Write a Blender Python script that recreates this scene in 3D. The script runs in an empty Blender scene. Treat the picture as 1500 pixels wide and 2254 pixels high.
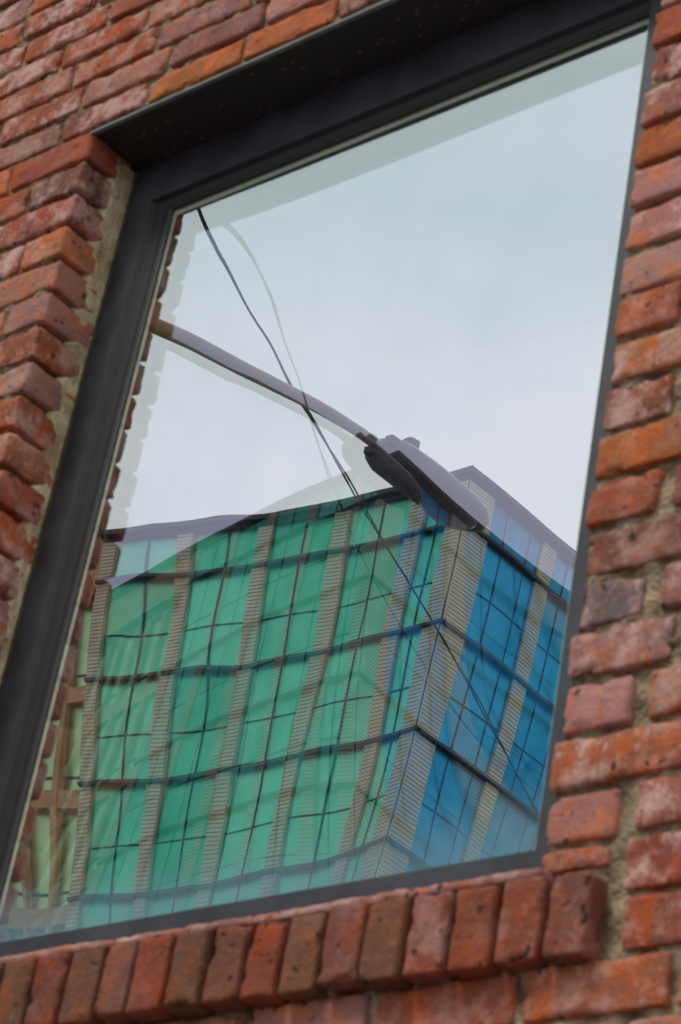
import bpy, bmesh, math, random
from mathutils import Vector, Matrix, noise
from math import sin, cos, pi, radians
random.seed(7)
scene = bpy.context.scene

# ------------------------------------------------------------------ camera, world, sun, exposure
CAM = Vector((1.76981, -2.19555, -1.24984))
YAW, PIT, ROL = radians(45.2974), radians(30.6087), radians(11.0190)
fwd = Vector((-sin(YAW)*cos(PIT), cos(YAW)*cos(PIT), sin(PIT)))
r0 = fwd.cross(Vector((0, 0, 1))).normalized(); u0 = r0.cross(fwd)
rgt = r0*cos(ROL) + u0*sin(ROL); upv = -r0*sin(ROL) + u0*cos(ROL)
cd = bpy.data.cameras.new('camera'); cam = bpy.data.objects.new('camera', cd)
scene.collection.objects.link(cam); scene.camera = cam
m = Matrix((rgt, upv, -fwd)).transposed().to_4x4(); m.translation = CAM; cam.matrix_world = m
cd.sensor_fit = 'HORIZONTAL'; cd.sensor_width = 36; cd.lens = 36*5602.9/1500
cd.clip_start = 0.05; cd.clip_end = 3000
cd.dof.use_dof = True; cd.dof.focus_distance = 60; cd.dof.aperture_fstop = 24
scene.view_settings.view_transform = 'Standard'; scene.view_settings.look = 'None'
scene.view_settings.exposure = 0.0; scene.view_settings.gamma = 1

SUN_EL, SUN_ROT = radians(56), radians(205)
w = bpy.data.worlds.new('World'); scene.world = w; w.use_nodes = True
nt = w.node_tree; nt.nodes.clear(); N = nt.nodes.new; L = nt.links.new
sky = N('ShaderNodeTexSky'); sky.sky_type = 'NISHITA'; sky.sun_disc = False
sky.sun_elevation = SUN_EL; sky.sun_rotation = SUN_ROT
tc = N('ShaderNodeTexCoord'); mp = N('ShaderNodeMapping'); mp.inputs['Scale'].default_value = (1, 1, 2.2)
nz = N('ShaderNodeTexNoise'); nz.inputs['Scale'].default_value = 3.2; nz.inputs['Detail'].default_value = 5
nz.inputs['Roughness'].default_value = .58
cr = N('ShaderNodeValToRGB'); cr.color_ramp.elements[0].position = .40; cr.color_ramp.elements[0].color = (.75, .83, .875, 1)
cr.color_ramp.elements[1].position = .62; cr.color_ramp.elements[1].color = (1.02, 1.0, 1.03, 1)
mul = N('ShaderNodeVectorMath'); mul.operation = 'SCALE'; mul.inputs['Scale'].default_value = 9.5
mx = N('ShaderNodeMix'); mx.data_type = 'RGBA'; mx.inputs['Factor'].default_value = .9
bg = N('ShaderNodeBackground'); bg.inputs['Strength'].default_value = .1; out = N('ShaderNodeOutputWorld')
L(tc.outputs['Generated'], mp.inputs[0]); L(mp.outputs[0], nz.inputs['Vector']); L(nz.outputs['Fac'], cr.inputs[0])
L(cr.outputs[0], mul.inputs[0]); L(sky.outputs[0], mx.inputs['A']); L(mul.outputs[0], mx.inputs['B'])
L(mx.outputs['Result'], bg.inputs[0]); L(bg.outputs[0], out.inputs[0])

sd = bpy.data.lights.new('sun', 'SUN'); sd.energy = 1.7; sd.angle = radians(14); sd.color = (1, .95, .88)
so = bpy.data.objects.new('sun', sd); scene.collection.objects.link(so)
sdir = Vector((sin(SUN_ROT)*cos(SUN_EL), cos(SUN_ROT)*cos(SUN_EL), sin(SUN_EL)))   # towards the sun: front left of the wall
so.rotation_euler = sdir.to_track_quat('Z', 'Y').to_euler()

# ------------------------------------------------------------------ helpers
col = scene.collection
def tag(o, label=None, cat=None, group=None, kind=None):
    if label: o['label'] = label
    if cat: o['category'] = cat
    if group: o['group'] = group
    if kind: o['kind'] = kind
    return o
def empty(name, loc=(0, 0, 0)):
    o = bpy.data.objects.new(name, None); col.objects.link(o); o.location = loc; o.empty_display_size = .2
    return o
class MB:
    def __init__(s): s.v = []; s.f = []; s.c = []; s.cur = (1, 1, 1, 0)
    def add(s, vs, fs):
        b = len(s.v); s.v += [tuple(p) for p in vs]; s.f += [tuple(i+b for i in f) for f in fs]
        s.c += [s.cur]*len(fs)
    def box(s, x0, x1, y0, y1, z0, z1):
        x0, x1 = min(x0, x1), max(x0, x1); y0, y1 = min(y0, y1), max(y0, y1)
        vs = [(x, y, z) for z in (z0, z1) for y in (y0, y1) for x in (x0, x1)]
        s.add(vs, [(0, 2, 3, 1), (4, 5, 7, 6), (0, 1, 5, 4), (2, 6, 7, 3), (0, 4, 6, 2), (1, 3, 7, 5)])
    def quad(s, a, b, c, d): s.add([a, b, c, d], [(0, 1, 2, 3)])
    def tube(s, pts, rad, n=10, caps=True):
        pts = [Vector(p) for p in pts]; rr = rad if hasattr(rad, '__len__') else [rad]*len(pts)
        vs = []; fs = []; ref = Vector((0, 0, 1))
        for i, p in enumerate(pts):
            t = (pts[min(i+1, len(pts)-1)] - pts[max(i-1, 0)]).normalized()
            rf = ref if abs(t.dot(ref)) < .9 else Vector((1, 0, 0))
            a = t.cross(rf).normalized(); b = a.cross(t)
            vs += [p + (a*cos(2*pi*k/n) + b*sin(2*pi*k/n))*rr[i] for k in range(n)]
        for i in range(len(pts)-1):
            for k in range(n):
                k2 = (k+1) % n; fs.append((i*n+k, i*n+k2, (i+1)*n+k2, (i+1)*n+k))
        if caps: fs.append(tuple(range(n))); fs.append(tuple(range((len(pts)-1)*n, len(pts)*n)))
        s.add(vs, fs)
    def build(s, name, mat, parent=None, smooth=False, attr=False):
        me = bpy.data.meshes.new(name); me.from_pydata(s.v, [], s.f); me.materials.append(mat)
        if attr:
            a = me.attributes.new('tone', 'FLOAT_COLOR', 'FACE')
            a.data.foreach_set('color', [x for c in s.c for x in c])
        if smooth: me.polygons.foreach_set('use_smooth', [True]*len(me.polygons))
        bm = bmesh.new(); bm.from_mesh(me); bmesh.ops.recalc_face_normals(bm, faces=bm.faces); bm.to_mesh(me); bm.free()
        o = bpy.data.objects.new(name, me); col.objects.link(o)
        if parent: o.parent = parent; o.matrix_parent_inverse = Matrix.Translation(-parent.location)
        return o

def mat(name):
    m = bpy.data.materials.new(name); m.use_nodes = True; t = m.node_tree; t.nodes.clear()
    return m, t, t.nodes.new, t.links.new
def simple(name, c, rough=.6, metal=0, spec=.5, var=.25, scale=8, bump=0., c2=None):
    m, t, N, L = mat(name)
    b = N('ShaderNodeBsdfPrincipled'); o = N('ShaderNodeOutputMaterial'); L(b.outputs[0], o.inputs[0])
    tc = N('ShaderNodeTexCoord'); n = N('ShaderNodeTexNoise'); n.inputs['Scale'].default_value = scale; n.inputs['Detail'].default_value = 6
    L(tc.outputs['Object'], n.inputs['Vector'])
    r = N('ShaderNodeValToRGB'); a = c2 or [x*(1-var) for x in c]
    r.color_ramp.elements[0].color = (*a, 1); r.color_ramp.elements[0].position = .35
    r.color_ramp.elements[1].color = (*[min(1, x*(1+var*.6)) for x in c], 1); r.color_ramp.elements[1].position = .65
    L(n.outputs['Fac'], r.inputs[0]); L(r.outputs[0], b.inputs['Base Color'])
    b.inputs['Roughness'].default_value = rough; b.inputs['Metallic'].default_value = metal
    b.inputs['Specular IOR Level'].default_value = spec
    if bump:
        bp = N('ShaderNodeBump'); bp.inputs['Strength'].default_value = bump; bp.inputs['Distance'].default_value = .01
        n2 = N('ShaderNodeTexNoise'); n2.inputs['Scale'].default_value = scale*6; n2.inputs['Detail'].default_value = 8
        L(tc.outputs['Object'], n2.inputs['Vector']); L(n2.outputs['Fac'], bp.inputs['Height']); L(bp.outputs[0], b.inputs['Normal'])
    return m

def brick_material():
    m, t, N, L = mat('brick')
    b = N('ShaderNodeBsdfPrincipled'); o = N('ShaderNodeOutputMaterial'); L(b.outputs[0], o.inputs[0])
    b.inputs['Roughness'].default_value = .85; b.inputs['Specular IOR Level'].default_value = .25
    at = N('ShaderNodeAttribute'); at.attribute_name = 'tone'; tc = N('ShaderNodeTexCoord')
    def noise(sc, det=6, rough=.6, sx=(1, 1, 1), w=None):
        mp = N('ShaderNodeMapping'); mp.inputs['Scale'].default_value = sx
        n = N('ShaderNodeTexNoise'); n.inputs['Scale'].default_value = sc; n.inputs['Detail'].default_value = det; n.inputs['Roughness'].default_value = rough
        L(tc.outputs['Object'], mp.inputs[0]); L(mp.outputs[0], n.inputs['Vector']); return n
    def ramp(src, p0, p1):
        r = N('ShaderNodeMapRange'); r.inputs['From Min'].default_value = p0; r.inputs['From Max'].default_value = p1; r.interpolation_type = 'SMOOTHSTEP'
        L(src, r.inputs['Value']); return r.outputs[0]
    def mixc(f, a, bcol, mode='MIX'):
        x = N('ShaderNodeMix'); x.data_type = 'RGBA'; x.blend_type = mode
        if isinstance(f, float): x.inputs['Factor'].default_value = f
        else: L(f, x.inputs['Factor'])
        if isinstance(a, tuple): x.inputs['A'].default_value = a
        else: L(a, x.inputs['A'])
        if isinstance(bcol, tuple): x.inputs['B'].default_value = bcol
        else: L(bcol, x.inputs['B'])
        return x.outputs['Result']
    def math_(op, a, c):
        x = N('ShaderNodeMath'); x.operation = op
        for i, v in enumerate((a, c)):
            if isinstance(v, float): x.inputs[i].default_value = v
            else: L(v, x.inputs[i])
        return x.outputs[0]
    n1 = noise(22); n2 = noise(9, 3); n3 = noise(70, 8, .7); n4 = noise(130, 3, .5, (1, 1, .35))
    c = mixc(ramp(n2.outputs['Fac'], .40, .65), at.outputs['Color'], (.80, .86, 1.02, 1), 'MULTIPLY')
    c = mixc(math_('MULTIPLY', ramp(n1.outputs['Fac'], .47, .62), .85), c, (1.45, 1.02, .55, 1), 'MULTIPLY')
    grit = noise(190, 4, .8); c = mixc(ramp(grit.outputs['Fac'], .52, .70), c, (.62, .58, .56, 1), 'MULTIPLY')
    g2 = noise(150, 3, .7, (1, 1, 1)); c = mixc(math_('MULTIPLY', ramp(g2.outputs['Fac'], .60, .72), .35), c, (.62, .40, .32, 1))
    # lime bloom: pale pink veil, amount per brick in the alpha channel
    bl = noise(14, 8, .72, (1, 1, 1)); blf = math_('MULTIPLY', ramp(bl.outputs['Fac'], .44, .62), at.outputs['Alpha'])
    c = mixc(blf, c, (.70, .42, .35, 1))
    st = math_('MULTIPLY', ramp(n4.outputs['Fac'], .6, .72), .45); st = math_('MULTIPLY', st, at.outputs['Alpha'])
    c = mixc(st, c, (.75, .66, .58, 1))
    pit = noise(60, 2, .5); pf = ramp(pit.outputs['Fac'], .675, .71)
    c = mixc(math_('MULTIPLY', pf, .85), c, (.05, .03, .022, 1))
    dirt = noise(5, 6, .7); c = mixc(math_('MULTIPLY', ramp(dirt.outputs['Fac'], .55, .75), .35), c, (.13, .085, .06, 1))
    L(c, b.inputs['Base Color'])
    h = math_('ADD', math_('MULTIPLY', n3.outputs['Fac'], 1.1), math_('MULTIPLY', n1.outputs['Fac'], .8))
    h = math_('SUBTRACT', h, math_('MULTIPLY', pf, 1.0))
    bp = N('ShaderNodeBump'); bp.inputs['Strength'].default_value = 1.0; bp.inputs['Distance'].default_value = .005
    L(h, bp.inputs['Height']); L(bp.outputs[0], b.inputs['Normal'])
    return m
M_brick = brick_material()
M_mortar = simple('mortar', (.47, .36, .23), .95, var=.2, scale=26, bump=1.0, c2=(.12, .085, .048), spec=.1)
M_parge = simple('mortar_patch', (.66, .53, .33), .95, var=.2, scale=20, bump=.6, c2=(.36, .28, .15), spec=.1)
M_frame = simple('dark_aluminium', (.034, .037, .046), .5, var=.4, scale=14, spec=.5)
M_gasket = simple('black_rubber', (.012, .012, .013), .5, var=.2, scale=20)
M_refl_strip = simple('olive_brick_reflection', (.07, .06, .035), .8, var=.3, scale=30, bump=.4)  # bricks mirrored along the frame's outer edge, put into this olive colour
M_spacer = simple('spacer_bar', (.62, .80, .52), .45, var=.06, scale=6)
M_room = simple('dark_room', (.02, .02, .02), .9)

def lintel_material():
    m, t, N, L = mat('painted_steel_lintel')
    b = N('ShaderNodeBsdfPrincipled'); o = N('ShaderNodeOutputMaterial'); L(b.outputs[0], o.inputs[0])
    tc = N('ShaderNodeTexCoord'); v = N('ShaderNodeTexVoronoi'); v.inputs['Scale'].default_value = 45; L(tc.outputs['Object'], v.inputs['Vector'])
    r = N('ShaderNodeValToRGB'); r.color_ramp.elements[0].position = .10; r.color_ramp.elements[0].color = (.16, .085, .045, 1)
    r.color_ramp.elements[1].position = .2; r.color_ramp.elements[1].color = (.022, .019, .017, 1)
    L(v.outputs['Distance'], r.inputs[0]); L(r.outputs[0], b.inputs['Base Color']); b.inputs['Roughness'].default_value = .6
    return m
M_lintel = lintel_material()
M_lip = simple('lit_steel_edge', (.16, .19, .17), .6, var=.3, scale=15)  # steel lip made paler: light caught on the edge is in its colour

# ------------------------------------------------------------------ the brick wall
WL, WR, WT, WB = -1.272, 0.0, 1.629, -0.153        # opening: jambs, lintel, underside of sill
GROUND = -2.85
XMIN, XMAX, ZMAX = -9.0, 6.0, 8.2
TONES = [(.50, .125, .036), (.45, .105, .036), (.38, .10, .045), (.44, .17, .12), (.28, .08, .05), (.53, .14, .036), (.43, .18, .14), (.27, .10, .07), (.50, .21, .165), (.46, .11, .036), (.35, .085, .042), (.42, .12, .055), (.48, .15, .07)]
def rounded_brick(mb, c, h, rad, n, rot=(0, 0, 0), amp=.0024, chip=1.0):
    nx, ny, nzz = n; idx = {}; vs = []; fs = []
    off = Vector((random.uniform(-50, 50), random.uniform(-50, 50), random.uniform(-50, 50)))
    R = Matrix.Rotation(rot[1], 3, 'Y') @ Matrix.Rotation(rot[2], 3, 'Z') @ Matrix.Rotation(rot[0], 3, 'X')
    def vert(i, j, k):
        key = (i, j, k)
        if key in idx: return idx[key]
        # cluster the grid lines near the edges so the rounding is resolved
        def s(a, na, ha):
            t = 2*a/na-1
            return ha*math.copysign(1-(1-abs(t))**1.5, t)
        p = Vector((s(i, nx, h[0]), s(j, ny, h[1]), s(k, nzz, h[2])))
        q = Vector([max(-(h[a]-rad), min(h[a]-rad, p[a])) for a in range(3)])
        d = p-q
        if d.length > 1e-9: p = q + d.normalized()*rad
        nrm = (p-q).normalized() if (p-q).length > 1e-6 else p.normalized()
        wp = p*1.0+off
        dd = noise.noise(wp*16)*amp*.9 + noise.noise(wp*55)*amp*.6 + noise.noise(wp*150)*amp*.5
        e = sum(1 for a in range(3) if abs(p[a]) > h[a]-rad*1.3)
        if e >= 2: dd -= max(0, noise.noise(wp*40)-.18)*.022*chip
        p = p+nrm*dd
        idx[key] = len(vs); vs.append(R @ p + Vector(c)); return idx[key]
    for i in range(nx):
        for j in range(ny):
            fs.append((vert(i, j, 0), vert(i, j+1, 0), vert(i+1, j+1, 0), vert(i+1, j, 0)))
            fs.append((vert(i, j, nzz), vert(i+1, j, nzz), vert(i+1, j+1, nzz), vert(i, j+1, nzz)))
    for i in range(nx):
        for k in range(nzz):
            fs.append((vert(i, 0, k), vert(i+1, 0, k), vert(i+1, 0, k+1), vert(i, 0, k+1)))
            fs.append((vert(i, ny, k), vert(i, ny, k+1), vert(i+1, ny, k+1), vert(i+1, ny, k)))
    for j in range(ny):
        for k in range(nzz):
            fs.append((vert(0, j, k), vert(0, j, k+1), vert(0, j+1, k+1), vert(0, j+1, k)))
            fs.append((vert(nx, j, k), vert(nx, j+1, k), vert(nx, j+1, k+1), vert(nx, j, k+1)))
    mb.add(vs, fs)
def tone():
    t = random.choice(TONES); g = random.uniform(.8, 1.2)
    return (t[0]*g, t[1]*g*random.uniform(.92, 1.15), t[2]*g*random.uniform(.85, 1.15), random.choice([.1, .2, .4, .6, .8, 1.0]))
near = MB(); far = MB()
def brick(x0, x1, z0, z1, depth=.10, proud=0, tn=None, y0=None):
    """One brick with its front face at y=0 (proud moves it out)."""
    vis = (x1 > -1.85 and x0 < .33 and z1 > -.36 and z0 < 2.35)
    mb = near if vis else far; mb.cur = tn or tone()
    hx, hz = (x1-x0)/2, (z1-z0)/2; yf = -proud+random.uniform(-.003, .0025)
    c = ((x0+x1)/2+random.uniform(-.001, .001), yf+depth/2, (z0+z1)/2+random.uniform(-.0012, .0012))
    if vis:
        rounded_brick(mb, c, (hx, depth/2, hz-random.uniform(0, .0015)), random.uniform(.003, .006), (max(6, int(hx*2/.012)), 8, 9),
                      (radians(random.uniform(-.5, .5)), radians(random.uniform(-.6, .6)), radians(random.uniform(-.5, .5))), random.uniform(.002, .0032))
    else:
        r = .004
        X0, X1, Z0, Z1 = x0, x1, z0, z1
        vs = [(X0, yf+r, Z0), (X1, yf+r, Z0), (X1, yf+r, Z1), (X0, yf+r, Z1), (X0+r, yf, Z0+r), (X1-r, yf, Z0+r), (X1-r, yf, Z1-r), (X0+r, yf, Z1-r),
              (X0, .03, Z0), (X1, .03, Z0), (X1, .03, Z1), (X0, .03, Z1)]
        mb.add(vs, [(4, 5, 6, 7), (0, 1, 5, 4), (1, 2, 6, 5), (2, 3, 7, 6), (3, 0, 4, 7), (8, 9, 1, 0), (9, 10, 2, 1), (10, 11, 3, 2), (11, 8, 0, 3)])
J = .0095
CL, CR = .0735, .075
def run(xs, xe, z0, z1, first, length=.215):
    """lay bricks from xs toward xe (either way); first = length of the first one"""
    d = 1 if xe > xs else -1; x = xs; l = first
    while (xe-x)*d > .03:
        e = x+d*l
        if (xe-e)*d < .045: e = xe
        a, b = min(x, e), max(x, e)
        brick(a, b, z0, z1)
        x = e+d*(J+random.uniform(0, .006)); l = length+random.uniform(-.008, .008)
        if random.random() < .12: l = .105
# left of the window (courses hang from the lintel bed)
k = 0
while True:
    z1 = 1.643-k*CL-J/2; z0 = z1-CL+J
    if z0 < GROUND+.05: break
    odd = k % 2
    if z1 > WB:
        fl = .10 if odd else .205
        dp = .205 if odd else .105
        if k in (1,): fl, dp = .13, .1
        # corner brick shows its end on the reveal
        brick(WL-fl, WL+.006+random.uniform(-.001, .003), z0, z1, depth=dp)
        if not odd: brick(WL-.13, WL+.003+random.uniform(-.004, .001), z0, z1, depth=.09, proud=-.117)
        run(WL-fl-J-.003, XMIN, z0, z1, .215 if odd else (.105 if k % 4 == 2 else .215))
    else:
        run(XMIN, -.91, z0, z1, .2 if odd else .1)
    k += 1
# right of the window and below the sill
for k in range(-37, 22):
    z0 = k*CR+J/2; z1 = z0+CR-J; odd = k % 2
    if k >= 0:
        fl = .195 if odd else random.uniform(.098, .108)
        if k == 3: fl = .155
        if k == 4: t = (.22, .15, .14, .8)
        elif k in (7,): t = (.46, .14, .04, .3)
        elif k == 5: t = (.24, .09, .055, .5)
        elif k in (3,): t = (.42, .19, .15, .9)
        elif k == 1: t = (.44, .14, .065, .9)
        else: t = None
        brick(WR+random.uniform(-.004, .006), fl, z0, z1, depth=.105 if odd else .2, tn=t)
        run(fl+J+random.uniform(.006, .022)*(0 if odd else 1)+.002, XMAX, z0, z1, .215)
    elif k == -1:
        brick(.0, .098, -.036, z1, tn=(.42, .12, .05, .4)); run(.125, XMAX, z0, z1, .105)
    elif k == -2:
        run(.128, XMAX, z0, z1, .215)
    else:
        if k == -3: off = .0
        else: off = 0 if odd else .107
        run(-.9, XMAX, z0, z1, .215) if k < -3 else (brick(0.0, .2, z0, z1, tn=(.45, .135, .06, .6)), brick(-.225, -.014, z0, z1, tn=(.42, .105, .05, .4)), run(.214, XMAX, z0, z1, .215), run(-.24, -.9, z0, z1, .19))
# above the lintel
z = 1.643; k = 0
while z < ZMAX:
    pitch = .0698 if k < 6 else .0735
    z0 = z+.0035+(.002 if k == 0 else .001); z1 = z+pitch-.0055
    run(XMIN+(.11 if k % 2 else 0)+[0, .03, -.02, .045, .01, -.03][k % 6], XMAX, z0, z1, .215)
    z += pitch; k += 1
wall = empty('brick_wall', (0, 0, GROUND))
tag(wall, 'weathered red brick wall around the window with raked cream mortar joints', 'wall')
near.build('brickwork', M_brick, wall, smooth=True, attr=True)
far.build('outer_brickwork', M_brick, wall, attr=True)

# mortar: rough sheet behind the brick faces, solid backing behind it
mo = MB()
def sheet(x0, x1, z0, z1, step, y=.0085, amp=.0075, axis='y', skirt=.05):
    nx = max(1, int((x1-x0)/step)); nz_ = max(1, int((z1-z0)/step)); vs = []
    for j in range(nz_+1):
        for i in range(nx+1):
            a = x0+(x1-x0)*i/nx; b = z0+(z1-z0)*j/nz_
            n = noise.noise(Vector((a*30, b*30, y*9)))*.75+noise.noise(Vector((a*90, b*90, 3)))*.45
            n2 = max(0, noise.noise(Vector((a*9, b*9, 7))))*.9
            d = y - amp*(n+n2*.6)
            vs.append((a, d, b) if axis == 'y' else ((y_sign*(d)+xo), a, b))
    fs = [(j*(nx+1)+i, j*(nx+1)+i+1, (j+1)*(nx+1)+i+1, (j+1)*(nx+1)+i) for j in range(nz_) for i in range(nx)]
    mo.add(vs, fs)
sheet(-1.86, WL-.012, WB-.3, 1.64, .0105); sheet(.004, .34, -.40, 1.64, .0105); sheet(-1.86, .34, 1.64, 2.4, .0105)
sheet(-1.0, .34, -.45, WB+.03, .0105)
# reveal sheets
xo, y_sign = WL, -1; sheet(.012, .20, -.2, 1.64, .0075, y=.0125, amp=.005, axis='x')
xo, y_sign = WR, 1; sheet(.006, .20, -.2, 1.64, .0075, y=.006, amp=.004, axis='x')
for (a, b, c_, d) in ((XMIN, WL-.021, GROUND, 1.66), (.013, XMAX, GROUND, 1.66), (WL-.013, .013, GROUND, WB+.01), (XMIN, XMAX, 1.66, ZMAX)):
    mo.box(a, b, .0215, .30, c_, d)
mo.build('mortar', M_mortar, wall, smooth=False)
# cream mortar smeared over the back half of the left reveal
pm = MB(); nzv = 240; ny = 12; vs = []
for j in range(nzv+1):
    z = .05+1.57*j/nzv
    yb = .060+(1.45-z)*.034+noise.noise(Vector((0, 3.3, z*14)))*.012+noise.noise(Vector((0, 9, z*45)))*.006
    yb += .010*((z/.0735) % 1 > .5)
    if z > 1.45: yb = .06+noise.noise(Vector((0, 3, z*20)))*.01
    yb = min(yb, .113)
    for i in range(ny+1):
        t = i/ny; y = yb+(.119-yb)*t; edge = min(1, t*4)
        vs.append((WL-.007+.0135*edge**.5+noise.noise(Vector((y*60, z*60, 1)))*.0022, y, z))
pm.add(vs, [(j*(ny+1)+i, j*(ny+1)+i+1, (j+1)*(ny+1)+i+1, (j+1)*(ny+1)+i) for j in range(nzv) for i in range(ny)])
pm.build('mortar_patch', M_parge, wall, smooth=True)

# rowlock sill
sl = MB(); x = .096; i = 0
st = [(.33, .13, .10, .5), (.42, .14, .08, .6), (.43, .12, .045, .3), (.38, .15, .13, .7), (.34, .17, .09, .1), (.36, .15, .11, .3), (.32, .17, .09, .2), (.40, .10, .045, .1), (.33, .14, .08, .2), (.28, .15, .085, .1), (.43, .10, .04, .2), (.33, .14, .10, .2), (.27, .13, .085, .1), (.31, .09, .065, .3), (.28, .14, .075, .1), (.3, .12, .08, .2)]
while x > WL-.16:
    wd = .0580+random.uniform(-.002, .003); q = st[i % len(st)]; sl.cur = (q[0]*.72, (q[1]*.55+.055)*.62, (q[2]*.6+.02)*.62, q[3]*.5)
    dz = random.uniform(-.003, .003); dy = random.uniform(-.003, .003)
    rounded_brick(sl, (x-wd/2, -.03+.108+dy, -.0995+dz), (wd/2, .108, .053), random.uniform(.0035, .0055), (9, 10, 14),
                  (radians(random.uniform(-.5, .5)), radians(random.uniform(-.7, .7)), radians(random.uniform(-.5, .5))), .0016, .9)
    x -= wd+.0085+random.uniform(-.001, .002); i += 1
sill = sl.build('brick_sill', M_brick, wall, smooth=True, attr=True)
sm = MB(); sm.box(WL-.16, .090, .004, .20, -.148, -.051)
sm.build('sill_mortar', M_mortar, wall)
# thin creasing strip along the top edge of the sill
cs = MB(); x = .02
while x > WL:
    ln = random.uniform(.2, .26); cs.cur = (.40, .17, .13, .8)
    rounded_brick(cs, (x-ln/2, .045, -.041), (ln/2, .070, .0075), .006, (24, 8, 4), (0, radians(random.uniform(-.3, .3)), 0), .002, .5)
    x -= ln+.003
cs.build('sill_tiles', M_brick, wall, smooth=True, attr=True)
# steel lintel
lt = MB(); lt.box(WL-.001, WR+.001, .004, .124, WT, WT+.008); lint = lt.build('lintel', M_lintel, wall)
lp = MB(); lp.box(WL, WR, -.0045, .0035, WT-.0005, WT+.0045); lp.build('lintel_edge', M_lip, lint)
# dark room behind the glass
rm = MB(); X0, X1, Y0, Y1, Z0, Z1 = -1.9, .6, .301, 3.2, -.7, 2.2
rm.quad((X0, Y1, Z0), (X1, Y1, Z0), (X1, Y1, Z1), (X0, Y1, Z1)); rm.quad((X0, Y0, Z0), (X0, Y1, Z0), (X0, Y1, Z1), (X0, Y0, Z1))
rm.quad((X1, Y0, Z0), (X1, Y1, Z0), (X1, Y1, Z1), (X1, Y0, Z1)); rm.quad((X0, Y0, Z0), (X1, Y0, Z0), (X1, Y1, Z0), (X0, Y1, Z0))
rm.quad((X0, Y0, Z1), (X1, Y0, Z1), (X1, Y1, Z1), (X0, Y1, Z1)); rm.build('room', M_room, wall)

# ------------------------------------------------------------------ the window
DG = 0.1305
win = empty('window', (-.64, DG, 0.0))
tag(win, 'dark grey framed double glazed window recessed in red brick, reflecting a glass building', 'window')
GX0, GX1, GZ0, GZ1 = -1.1485, -.1144, .0731, 1.4999
fr = MB()
prof = [(1.0, .19), (1.0, .1172), (.055, .1172), (.053, .1190), (.046, .1262), (.018, .1268), (.010, .1255), (.004, .1258), (.0, .1280), (.0, .145)]
wl, wr, wt, wb = GX0-WL-.0005, WR-GX1-.0005, WT-GZ1-.0005, .115
loops = []
for o_, y in prof:     # the bead is broad on the left and head, slim on the right and sill
    a = [w_ if o_ == 1 else o_*q_ for w_, q_ in zip((wl, wr, wt, wb), (1, .13, .62, .08))]
    loops.append([(GX0-a[0], y, GZ0-a[3]), (GX1+a[1], y, GZ0-a[3]), (GX1+a[1], y, GZ1+a[2]), (GX0-a[0], y, GZ1+a[2])])
def loft(mb, lps):
    vs = [p for l in lps for p in l]
    mb.add(vs, [(i*4+k, i*4+(k+1) % 4, (i+1)*4+(k+1) % 4, (i+1)*4+k) for i in range(len(lps)-1) for k in range(4)])
loft(fr, loops[:3]); fr.build('frame', M_frame, win)
gk = MB(); loft(gk, loops[2:]); gk.build('gasket', M_gasket, win)
ck = MB(); ck.box(WL-.004, WL+.014, .1135, .119, -.03, 1.62)  # added strip that carries the painted brick reflection
ck.build('brick_reflection_strip', M_refl_strip, win)
XC, ZC, SX, SZ = -.64, .8, .55, .75
TERMS = [(i, j) for i in range(7) for j in range(7) if 1 <= i+j <= 6]
CA = [0.0012067, -0.0016388, 0.0003746, -0.000147, 0.0001555, -0.0001691, 0.0002945, 0.0003807, 0.0001837, -0.0003045, 0.0001885, -0.0001103, -0.0037075, -0.0018578, 0.0010948, -0.0005269, 0.0002869, 0.000184, -0.0001044, -6.57e-05, 5.42e-05, 0.0002426, -0.0002063, 0.0001236, 0.0001259, -3.86e-05, 0.0001639]
CB = [-0.0004208, 0.0116811, 0.0079675, 0.0023875, 0.0012246, 0.0008377, 0.0028041, 0.0020176, 0.00207, 0.0013628, -0.0009987, -0.0004127, 0.0087404, 0.0010407, -0.0069005, 0.0006013, 0.0002562, -0.0013874, 0.0022727, 0.0024796, -0.0003063, -0.0009987, -0.0013182, -0.0009682, -2.86e-05, 0.0004693, -0.0002575]
def bow(c, x, z):
    X = (x-XC)/SX; Z = (z-ZC)/SZ
    return sum(a*X**i*Z**j for (i, j), a in zip(TERMS, c))
def pane_mesh(c, y0, ext, rip=0, seed=0):
    mb = MB(); nx, nz_ = 110, 150; vs = []; nr = []
    for j in range(nz_+1):
        for i in range(nx+1):
            x = GX0-ext+(GX1-GX0+2*ext)*i/nx; z = GZ0-ext+(GZ1-GZ0+2*ext)*j/nz_
            vs.append((x, y0+.06*bow(c, x, z), z)); e = 1e-3
            H = lambda a, b: bow(c, a, b)+rip*noise.noise(Vector((a*7+seed, b*4, seed)))
            nr.append(Vector(((H(x+e, z)-H(x-e, z))/(2*e), -1, (H(x, z+e)-H(x, z-e))/(2*e))).normalized())
    mb.add(vs, [(j*(nx+1)+i, j*(nx+1)+i+1, (j+1)*(nx+1)+i+1, (j+1)*(nx+1)+i) for j in range(nz_) for i in range(nx)])
    mb.nr = nr; return mb
def set_bow(o, nr):   # the glass bows by fractions of a degree: give each vertex the exact normal of the bowed pane
    me = o.data
    if me.polygons[0].normal.y > 0: me.flip_normals()
    me.normals_split_custom_set_from_vertices(nr)
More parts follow.
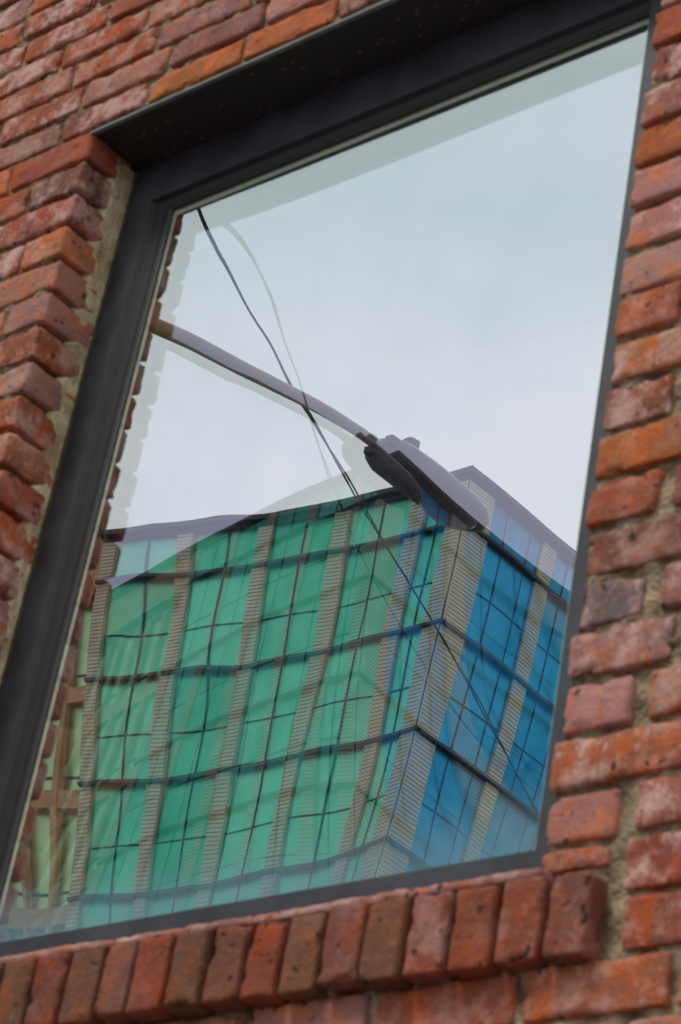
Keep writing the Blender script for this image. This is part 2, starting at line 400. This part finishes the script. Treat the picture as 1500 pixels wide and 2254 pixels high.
def glass_material(name, refl, trans, film=False):
    m, t, N, L = mat(name)
    g = N('ShaderNodeBsdfGlossy'); g.inputs['Color'].default_value = (*refl, 1); g.inputs['Roughness'].default_value = 0
    ge = N('ShaderNodeNewGeometry'); cm = N('ShaderNodeMix'); cm.data_type = 'RGBA'   # the coating reflects on its outer side
    cm.inputs['A'].default_value = (*refl, 1); cm.inputs['B'].default_value = (.05, .05, .05, 1); L(ge.outputs['Backfacing'], cm.inputs['Factor']); L(cm.outputs['Result'], g.inputs['Color'])
    tr = N('ShaderNodeBsdfTransparent'); tr.inputs['Color'].default_value = (*trans, 1)
    ad = N('ShaderNodeAddShader'); L(g.outputs[0], ad.inputs[0]); L(tr.outputs[0], ad.inputs[1]); o = N('ShaderNodeOutputMaterial'); last = ad.outputs[0]
    if film:   # dull blue diffuse layer, denser towards the bottom rail, with faint dust streaks
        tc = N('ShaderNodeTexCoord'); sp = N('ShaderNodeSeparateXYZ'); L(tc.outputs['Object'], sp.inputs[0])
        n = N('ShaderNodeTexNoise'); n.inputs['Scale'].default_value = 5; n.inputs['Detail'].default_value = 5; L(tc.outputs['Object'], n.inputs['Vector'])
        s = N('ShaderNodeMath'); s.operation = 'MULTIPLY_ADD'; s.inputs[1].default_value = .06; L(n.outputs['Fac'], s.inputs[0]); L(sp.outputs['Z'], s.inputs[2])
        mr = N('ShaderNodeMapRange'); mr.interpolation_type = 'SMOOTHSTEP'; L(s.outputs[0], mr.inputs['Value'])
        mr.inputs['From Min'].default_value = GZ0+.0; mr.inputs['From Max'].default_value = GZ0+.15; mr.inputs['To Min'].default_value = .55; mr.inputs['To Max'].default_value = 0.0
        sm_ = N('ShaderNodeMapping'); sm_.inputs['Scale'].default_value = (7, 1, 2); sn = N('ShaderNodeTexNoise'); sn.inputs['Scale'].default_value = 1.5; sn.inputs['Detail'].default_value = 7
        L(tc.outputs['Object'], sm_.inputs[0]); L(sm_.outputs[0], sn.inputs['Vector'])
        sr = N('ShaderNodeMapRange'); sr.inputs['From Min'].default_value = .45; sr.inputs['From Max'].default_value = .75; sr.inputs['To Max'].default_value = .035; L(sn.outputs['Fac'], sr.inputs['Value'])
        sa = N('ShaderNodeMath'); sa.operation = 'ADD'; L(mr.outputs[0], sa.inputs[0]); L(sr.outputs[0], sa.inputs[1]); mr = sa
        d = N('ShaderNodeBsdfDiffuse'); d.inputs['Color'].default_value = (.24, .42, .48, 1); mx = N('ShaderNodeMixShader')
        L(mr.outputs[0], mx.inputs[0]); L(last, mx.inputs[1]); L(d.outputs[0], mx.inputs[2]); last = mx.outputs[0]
    L(last, o.inputs[0]); return m
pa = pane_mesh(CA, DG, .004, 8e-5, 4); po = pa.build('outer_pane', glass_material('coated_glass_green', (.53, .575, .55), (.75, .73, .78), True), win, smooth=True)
pb_ = pane_mesh(CB, DG+.0125, .012, 6e-5, 9); pi_ = pb_.build('inner_pane', glass_material('coated_glass_violet', (.375, .40, .445), (.08, .08, .08)), win, smooth=True)
set_bow(po, pa.nr); set_bow(pi_, pb_.nr)
po['label'] = 'outer glass pane with a crisp greenish reflection'; pi_['label'] = 'inner glass pane with a fainter shifted violet reflection'
sp_ = MB(); sb_ = MB()
for (a, b, c_, d) in ((GX0-.012, GX0+.007, GZ0-.01, GZ1+.01), (GX1-.007, GX1+.012, GZ0-.01, GZ1+.01), (GX0+.0075, GX1-.0075, GZ1-.0115, GZ1+.012), (GX0+.0075, GX1-.0075, GZ0-.012, GZ0-.0005)):
    sp_.box(a, b, DG+.003, DG+.0042, c_, d)
    q_ = .0012; sb_.box(a+q_*(a < -1), b-q_*(a < -1)+0, DG+.0043, DG+.05, c_, d)
sp_.build('spacer_bar', M_spacer, win); sb_.build('edge_seal', M_gasket, win)

# ------------------------------------------------------------------ the glass office building across the street (seen only in the panes)
BX, BY, ROOF, TOPH, FH = -45.762, -48.943, 42.787, 1.951, 3.648
def facade_glass(name, c, c2):
    m, t, N, L = mat(name)
    g = N('ShaderNodeBsdfGlossy'); g.inputs['Roughness'].default_value = .38
    oi = N('ShaderNodeObjectInfo'); tc = N('ShaderNodeTexCoord'); n = N('ShaderNodeTexNoise'); n.inputs['Scale'].default_value = .55; n.inputs['Detail'].default_value = 4; n.inputs['Distortion'].default_value = 1.2
    L(tc.outputs['Object'], n.inputs['Vector'])
    ad = N('ShaderNodeMath'); ad.operation = 'MULTIPLY_ADD'; ad.inputs[1].default_value = .5; L(oi.outputs['Random'], ad.inputs[0]); L(n.outputs['Fac'], ad.inputs[2])
    r = N('ShaderNodeValToRGB'); r.color_ramp.elements[0].position = .35; r.color_ramp.elements[0].color = (*c, 1)
    r.color_ramp.elements[1].position = .95; r.color_ramp.elements[1].color = (*c2, 1)
    L(ad.outputs[0], r.inputs[0]); L(r.outputs[0], g.inputs['Color'])
    o = N('ShaderNodeOutputMaterial'); L(g.outputs[0], o.inputs[0]); return m
M_green = facade_glass('green_facade_glass', (.04, .34, .20), (.15, .54, .36))
M_blue = facade_glass('blue_facade_glass', (.004, .14, .27), (.045, .30, .47))
M_louv = simple('beige_cladding', (.50, .46, .33), .7, var=.16, scale=.9)
M_dark = simple('dark_bronze_ledge', (.012, .018, .022), .6, var=.15, scale=1)
M_mull = simple('dark_mullion', (.03, .05, .10), .5, var=.1, scale=1)
M_brown = simple('brown_panel', (.50, .28, .12), .7, var=.1, scale=.5)  # own brown, pushed to orange for brick mirrored in the inner pane
M_conc = simple('pale_concrete', (.35, .35, .34), .8, var=.15, scale=.3)
bld = empty('office_building', (BX, BY, GROUND))
tag(bld, 'green and blue glass office building with beige louvred strips, mirrored in the window', 'building')
def PL(s, d, z):   # left face: s metres from the corner, d metres out of the face (toward the street)
    return (BX-s, BY+d, z)
def PR(s, d, z):   # side face running away from the street
    return (BX+d, BY-s, z)
def fbox(mb, P, s0, s1, d0, d1, z0, z1):
    a = P(s0, d0, z0); b = P(s1, d1, z1); mb.box(a[0], b[0], a[1], b[1], z0, z1)
lev = [ROOF, ROOF-TOPH]
while lev[-1]-FH > GROUND+1: lev.append(lev[-1]-FH)
lev.append(GROUND)
E0, BW = 1.883, 2.818
pilL = [E0+BW*i for i in range(5)]       # pilaster centres on the street face
pilR = [4.876+4.3*i for i in range(4)]
LEND, REND = 30., 21.
core = MB(); core.box(BX-LEND, BX-.6, BY-REND, BY-.6, GROUND, ROOF-.3); core.build('core', M_conc, bld)
rf = MB(); rf.box(BX-LEND, BX+.22, BY-REND, BY+.22, ROOF-.20, ROOF-.02); rf.build('roof', M_dark, bld)
rt = MB(); rt.box(BX-LEND+.2, BX+.02, BY-REND+.2, BY+.02, ROOF-.34, ROOF-.202); rt.build('parapet', M_dark, bld)
RS = .13   # recess of the glass behind the cladding
def cladding(mb, P, s0, s1, z0, z1, d=.0):
    n = max(2, int((z1-z0)/.135)); h = (z1-z0)/n
    fbox(mb, P, s0, s1, -RS, d-.035, z0, z1)
    for i in range(n):
        z = z0+i*h; a = P(s0, d, z+.012); b = P(s1, d, z+.012); c = P(s1, d-.016, z+h); e = P(s0, d-.016, z+h)
        f = P(s0, d-.035, z+.012); g = P(s1, d-.035, z+.012)
        mb.quad(a, b, c, e); mb.quad(f, g, b, a)
def face(P, edges, pil, pw, mats, mullf, zsub, xmax):
    # ledges
    for li, z in enumerate(lev[1:-1]):
        lg = MB(); fbox(lg, P, -.10 if P is PL else .0, xmax, -RS, .10, z, z+.11); lg.build('ledge', M_dark, bld)
    for (s0, s1) in edges:
        for k in range(len(lev)-1):
            zt = lev[k]-(.345 if k == 0 else 0); zb = lev[k+1]+(.11 if k+1 < len(lev)-1 else 0)
            mb = MB(); cladding(mb, P, s0, s1, zb+.002, zt-.002); mb.build('cladding', M_louv, bld)
    bays = [(edges[i][1], edges[i+1][0]) for i in range(len(edges)-1)]
    for bi, (a, b) in enumerate(bays):
        for k in range(len(lev)-1):
            zt = lev[k]-(.345 if k == 0 else 0); zb = lev[k+1]+(.11 if k+1 < len(lev)-1 else 0)
            g = MB(); p0 = P(a, -RS+.02, zb); p1 = P(b, -RS+.02, zb); p2 = P(b, -RS+.02, zt); p3 = P(a, -RS+.02, zt); g.quad(p0, p1, p2, p3)
            wnd = g.build('window', mats, bld)
            mm = MB()
            for f_ in mullf: s = a+(b-a)*f_; fbox(mm, P, s-.016, s+.016, -RS+.02, -RS+.055, zb, zt)
            if k > 0: zz = zb+(zt-zb)*zsub; fbox(mm, P, a, b, -RS+.02, -RS+.052, zz-.016, zz+.016)
            mm.build('mullion', M_mull, wnd)
hw = .275
eL = [(-.0, .68)]+[(s-hw, s+hw) for s in pilL]
face(PL, eL, None, None, M_green, [.46], .45, pilL[-1]+hw)
hr = .46
eR = [(.0, 1.30)]+[(s-hr, s+hr) for s in pilR]
face(PR, eR, None, None, M_blue, [.27, .745], .47, pilR[-1]+hr)
cn = MB(); cn.box(BX-.02, BX+.012, BY-.02, BY+.012, GROUND, ROOF-.35); cn.build('corner_trim', M_dark, bld)
# brown framed bays beyond the last louvred strip
s0 = pilL[-1]+hw
wing = MB(); fbox(wing, PL, s0, LEND, -.34, -.12, lev[1]-.62, ROOF-.31)
for z in lev[1:-1]: fbox(wing, PL, s0, LEND, -.34, -.12, z-.60, z-.02)
s = s0
while s < LEND:
    fbox(wing, PL, s, s+.14, -.34, -.10, GROUND, lev[1]-.6); fbox(wing, PL, s+1.05, s+1.28, -.34, -.09, GROUND, lev[1]-.6); s += 2.33
wing.build('brown_framing', M_brown, bld)
wt_ = MB()
for z in lev[1:-1]: fbox(wt_, PL, s0, LEND, -.36, -.30, z+.50, z+.55)
wt_.build('transoms', M_mull, bld)
wg = MB(); wg.quad(PL(s0, -.35, GROUND), PL(LEND, -.35, GROUND), PL(LEND, -.35, ROOF-.4), PL(s0, -.35, ROOF-.4)); wg.build('bay_glazing', facade_glass('yellow_green_glass', (.30, .52, .20), (.40, .60, .34)), bld)  # yellow in the glass colour stands for brick mirrored in the inner pane

# ------------------------------------------------------------------ street lamp (reflected)
M_galv = simple('galvanised_steel', (.29, .245, .15), .75, metal=0, var=.15, scale=3)
M_head = simple('grey_lamp_casing', (.085, .088, .09), .7, var=.3, scale=9)
M_lens = simple('lamp_lens', (.10, .10, .10), .25, var=.1, scale=9)
M_blk = simple('black_plastic', (.02, .02, .02), .5)
LZ = 6.2
lamp = empty('street_lamp', (-6.95, -3.3, GROUND))
tag(lamp, 'grey street lamp with long tapering arm, mirrored in the window', 'street lamp')
pb = MB(); pb.tube([(-6.95, -3.3, GROUND), (-6.95, -3.3, 1), (-6.95, -3.3, 5.2), (-6.95, -3.3, 5.75)], [.11, .095, .075, .07], 20); pb.tube([(-6.95, -3.3, GROUND), (-6.95, -3.3, GROUND+.05)], .2, 20)
pb.build('pole', M_galv, lamp, smooth=True)
pts = [(-6.95, -3.34, 5.6), (-6.93, -3.5, 5.95), (-6.88, -3.8, 6.12), (-6.83, -4.3, 6.18), (-6.79, -4.7, 6.2), (-6.715, -4.91, 6.2), (-6.65, -5.16, 6.2), (-6.6, -5.37, 6.2), (-6.56, -5.59, 6.2), (-6.535, -5.75, 6.2), (-6.525, -5.98, 6.2)]
ab = MB(); ab.tube(pts, [.052, .051, .050, .048, .045, .042, .039, .036, .033, .031, .030], 16); ab.build('arm', M_galv, lamp, smooth=True)
hd = MB(); prof = [(0, .05, .045, -.035), (.03, .105, .06, -.075), (.12, .128, .066, -.095), (.3, .132, .068, -.10), (.5, .142, .062, -.095), (.7, .146, .045, -.08), (.85, .13, .03, -.07), (.95, .09, .01, -.06), (1.0, .03, -.02, -.045)]
HL = .86; H0 = Vector((-6.53, -5.88, LZ)); n = 28; vs = []
for t, wd, top, bot in prof:
    for k in range(n):
        a = 2*pi*k/n; zc = (top+bot)/2; hz = (top-bot)/2
        ca, sa = cos(a), sin(a); e = .75
        vs.append((H0.x-.02*t+wd*math.copysign(abs(ca)**e, ca), H0.y-HL*t, H0.z+zc+hz*math.copysign(abs(sa)**e, sa)))
hd.add(vs, [(i*n+k, i*n+(k+1) % n, (i+1)*n+(k+1) % n, (i+1)*n+k) for i in range(len(prof)-1) for k in range(n)]+[tuple(range(n)), tuple(range((len(prof)-1)*n, len(prof)*n))])
hd.build('lamp_head', M_head, lamp, smooth=True)
ln = MB(); vs = [(H0.x-.015, H0.y-HL*.66, H0.z-.125)]
for r_, dz in ((.4, -.122), (.8, -.108), (1, -.078)):
    for k in range(n): a = 2*pi*k/n; vs.append((H0.x-.015+.115*r_*cos(a), H0.y-HL*.66+.21*r_*sin(a), H0.z+dz))
ln.add(vs, [(0, 1+k, 1+(k+1) % n) for k in range(n)]+[(1+i*n+k, 1+i*n+(k+1) % n, 1+(i+1)*n+(k+1) % n, 1+(i+1)*n+k) for i in range(2) for k in range(n)])
ln.build('lens', M_lens, lamp, smooth=True)
pc = MB(); pc.tube([(H0.x, H0.y-.2, H0.z+.05), (H0.x, H0.y-.2, H0.z+.15), (H0.x, H0.y-.2, H0.z+.165)], [.042, .042, .03], 16); pc.build('photocell', M_blk, lamp)
lc = MB(); lc.box(H0.x-.04, H0.x+.03, H0.y+.01, H0.y+.05, H0.z-.07, H0.z-.03); lc.box(H0.x+.06, H0.x+.1, H0.y-.02, H0.y+.03, H0.z-.02, H0.z+.03); lc.build('latch', M_blk, lamp)

# ------------------------------------------------------------------ twisted overhead cable and its pole (reflected)
M_cable = simple('black_cable', (.02, .02, .022), .6)
def cx(y): return .01846254*y*y+.71984773*y-3.98274691 if y > -17 else .01846254*289-.71984773*17-3.98274691+.092*(y+17)
cable = empty('overhead_cable', (cx(-.1), -.1, 7.5)); tag(cable, 'black twisted pair overhead cable running down across the reflected sky', 'cable')
for ph in (0, pi):
    pts = []; y = -.1
    while y > -22.0:
        tw = y*2.3+.8*sin(y*.9)+ph; rr_ = .0055+.0055*sin(y*2.3)
        pts.append((cx(y)+rr_*cos(tw)+.012*sin(y*1.1), y, 7.5+rr_*sin(tw)+.004*y*(y+22)*.1)); y -= .08
    c_ = MB(); c_.tube(pts, .0065, 6); c_.build('strand', M_cable, cable, smooth=True)
M_wood = simple('weathered_wood', (.16, .11, .075), .9, var=.35, scale=6, bump=.4)
up = empty('utility_pole', (cx(-22.1), -22.1, GROUND)); tag(up, 'brown wooden utility pole on the far pavement carrying the twisted cable', 'utility pole')
px, py = cx(-22.1), -22.1
pm_ = MB(); pm_.tube([(px, py-.14, GROUND), (px, py-.14, 8.6)], [.16, .11], 18); pm_.build('post', M_wood, up, smooth=True)
ca_ = MB(); ca_.box(px-1.0, px+1.0, py-.30, py-.26, 8.0, 8.12); ca_.build('crossarm', M_wood, up)
for dx in (-.85, -.4, .4, .85):
    ins = MB(); ins.tube([(px+dx, py-.28, 8.12), (px+dx, py-.28, 8.16), (px+dx, py-.28, 8.2), (px+dx, py-.28, 8.26)], [.02, .05, .035, .045], 12); ins.build('insulator', M_louv, up)

# ------------------------------------------------------------------ ground
M_asph = simple('asphalt', (.055, .055, .057), .9, var=.3, scale=3, bump=.3)
M_pave = simple('pavement_concrete', (.15, .145, .135), .9, var=.2, scale=2)
M_earth = simple('ground_concrete', (.12, .115, .11), .9, var=.2, scale=.2)
M_line = simple('road_paint', (.75, .75, .72), .7, var=.1)
def structure(name, mb, m): o = mb.build(name, m); o['kind'] = 'structure'; return o
g = MB(); g.box(-600, 600, -800, 400, GROUND-1, GROUND-.154); structure('ground', g, M_earth)
g = MB(); g.box(-300, 300, -14.15, -4.15, GROUND-.150, GROUND-.146); structure('road', g, M_asph)
g = MB(); g.box(-300, 300, -4.0, .0, GROUND-.15, GROUND); structure('near_pavement', g, M_pave)
g = MB(); g.box(-300, 300, -4.15, -4.002, GROUND-.15, GROUND+.002); g.box(-300, 300, -14.30, -14.152, GROUND-.15, GROUND+.002); structure('kerb', g, M_conc)
g = MB(); g.box(-300, 300, -48.0, -14.302, GROUND-.15, GROUND); structure('far_pavement', g, M_pave)
g = MB()
for i in range(-30, 30): g.box(i*6, i*6+3, -9.2, -9.08, GROUND-.142, GROUND-.1415)
structure('road_markings', g, M_line)
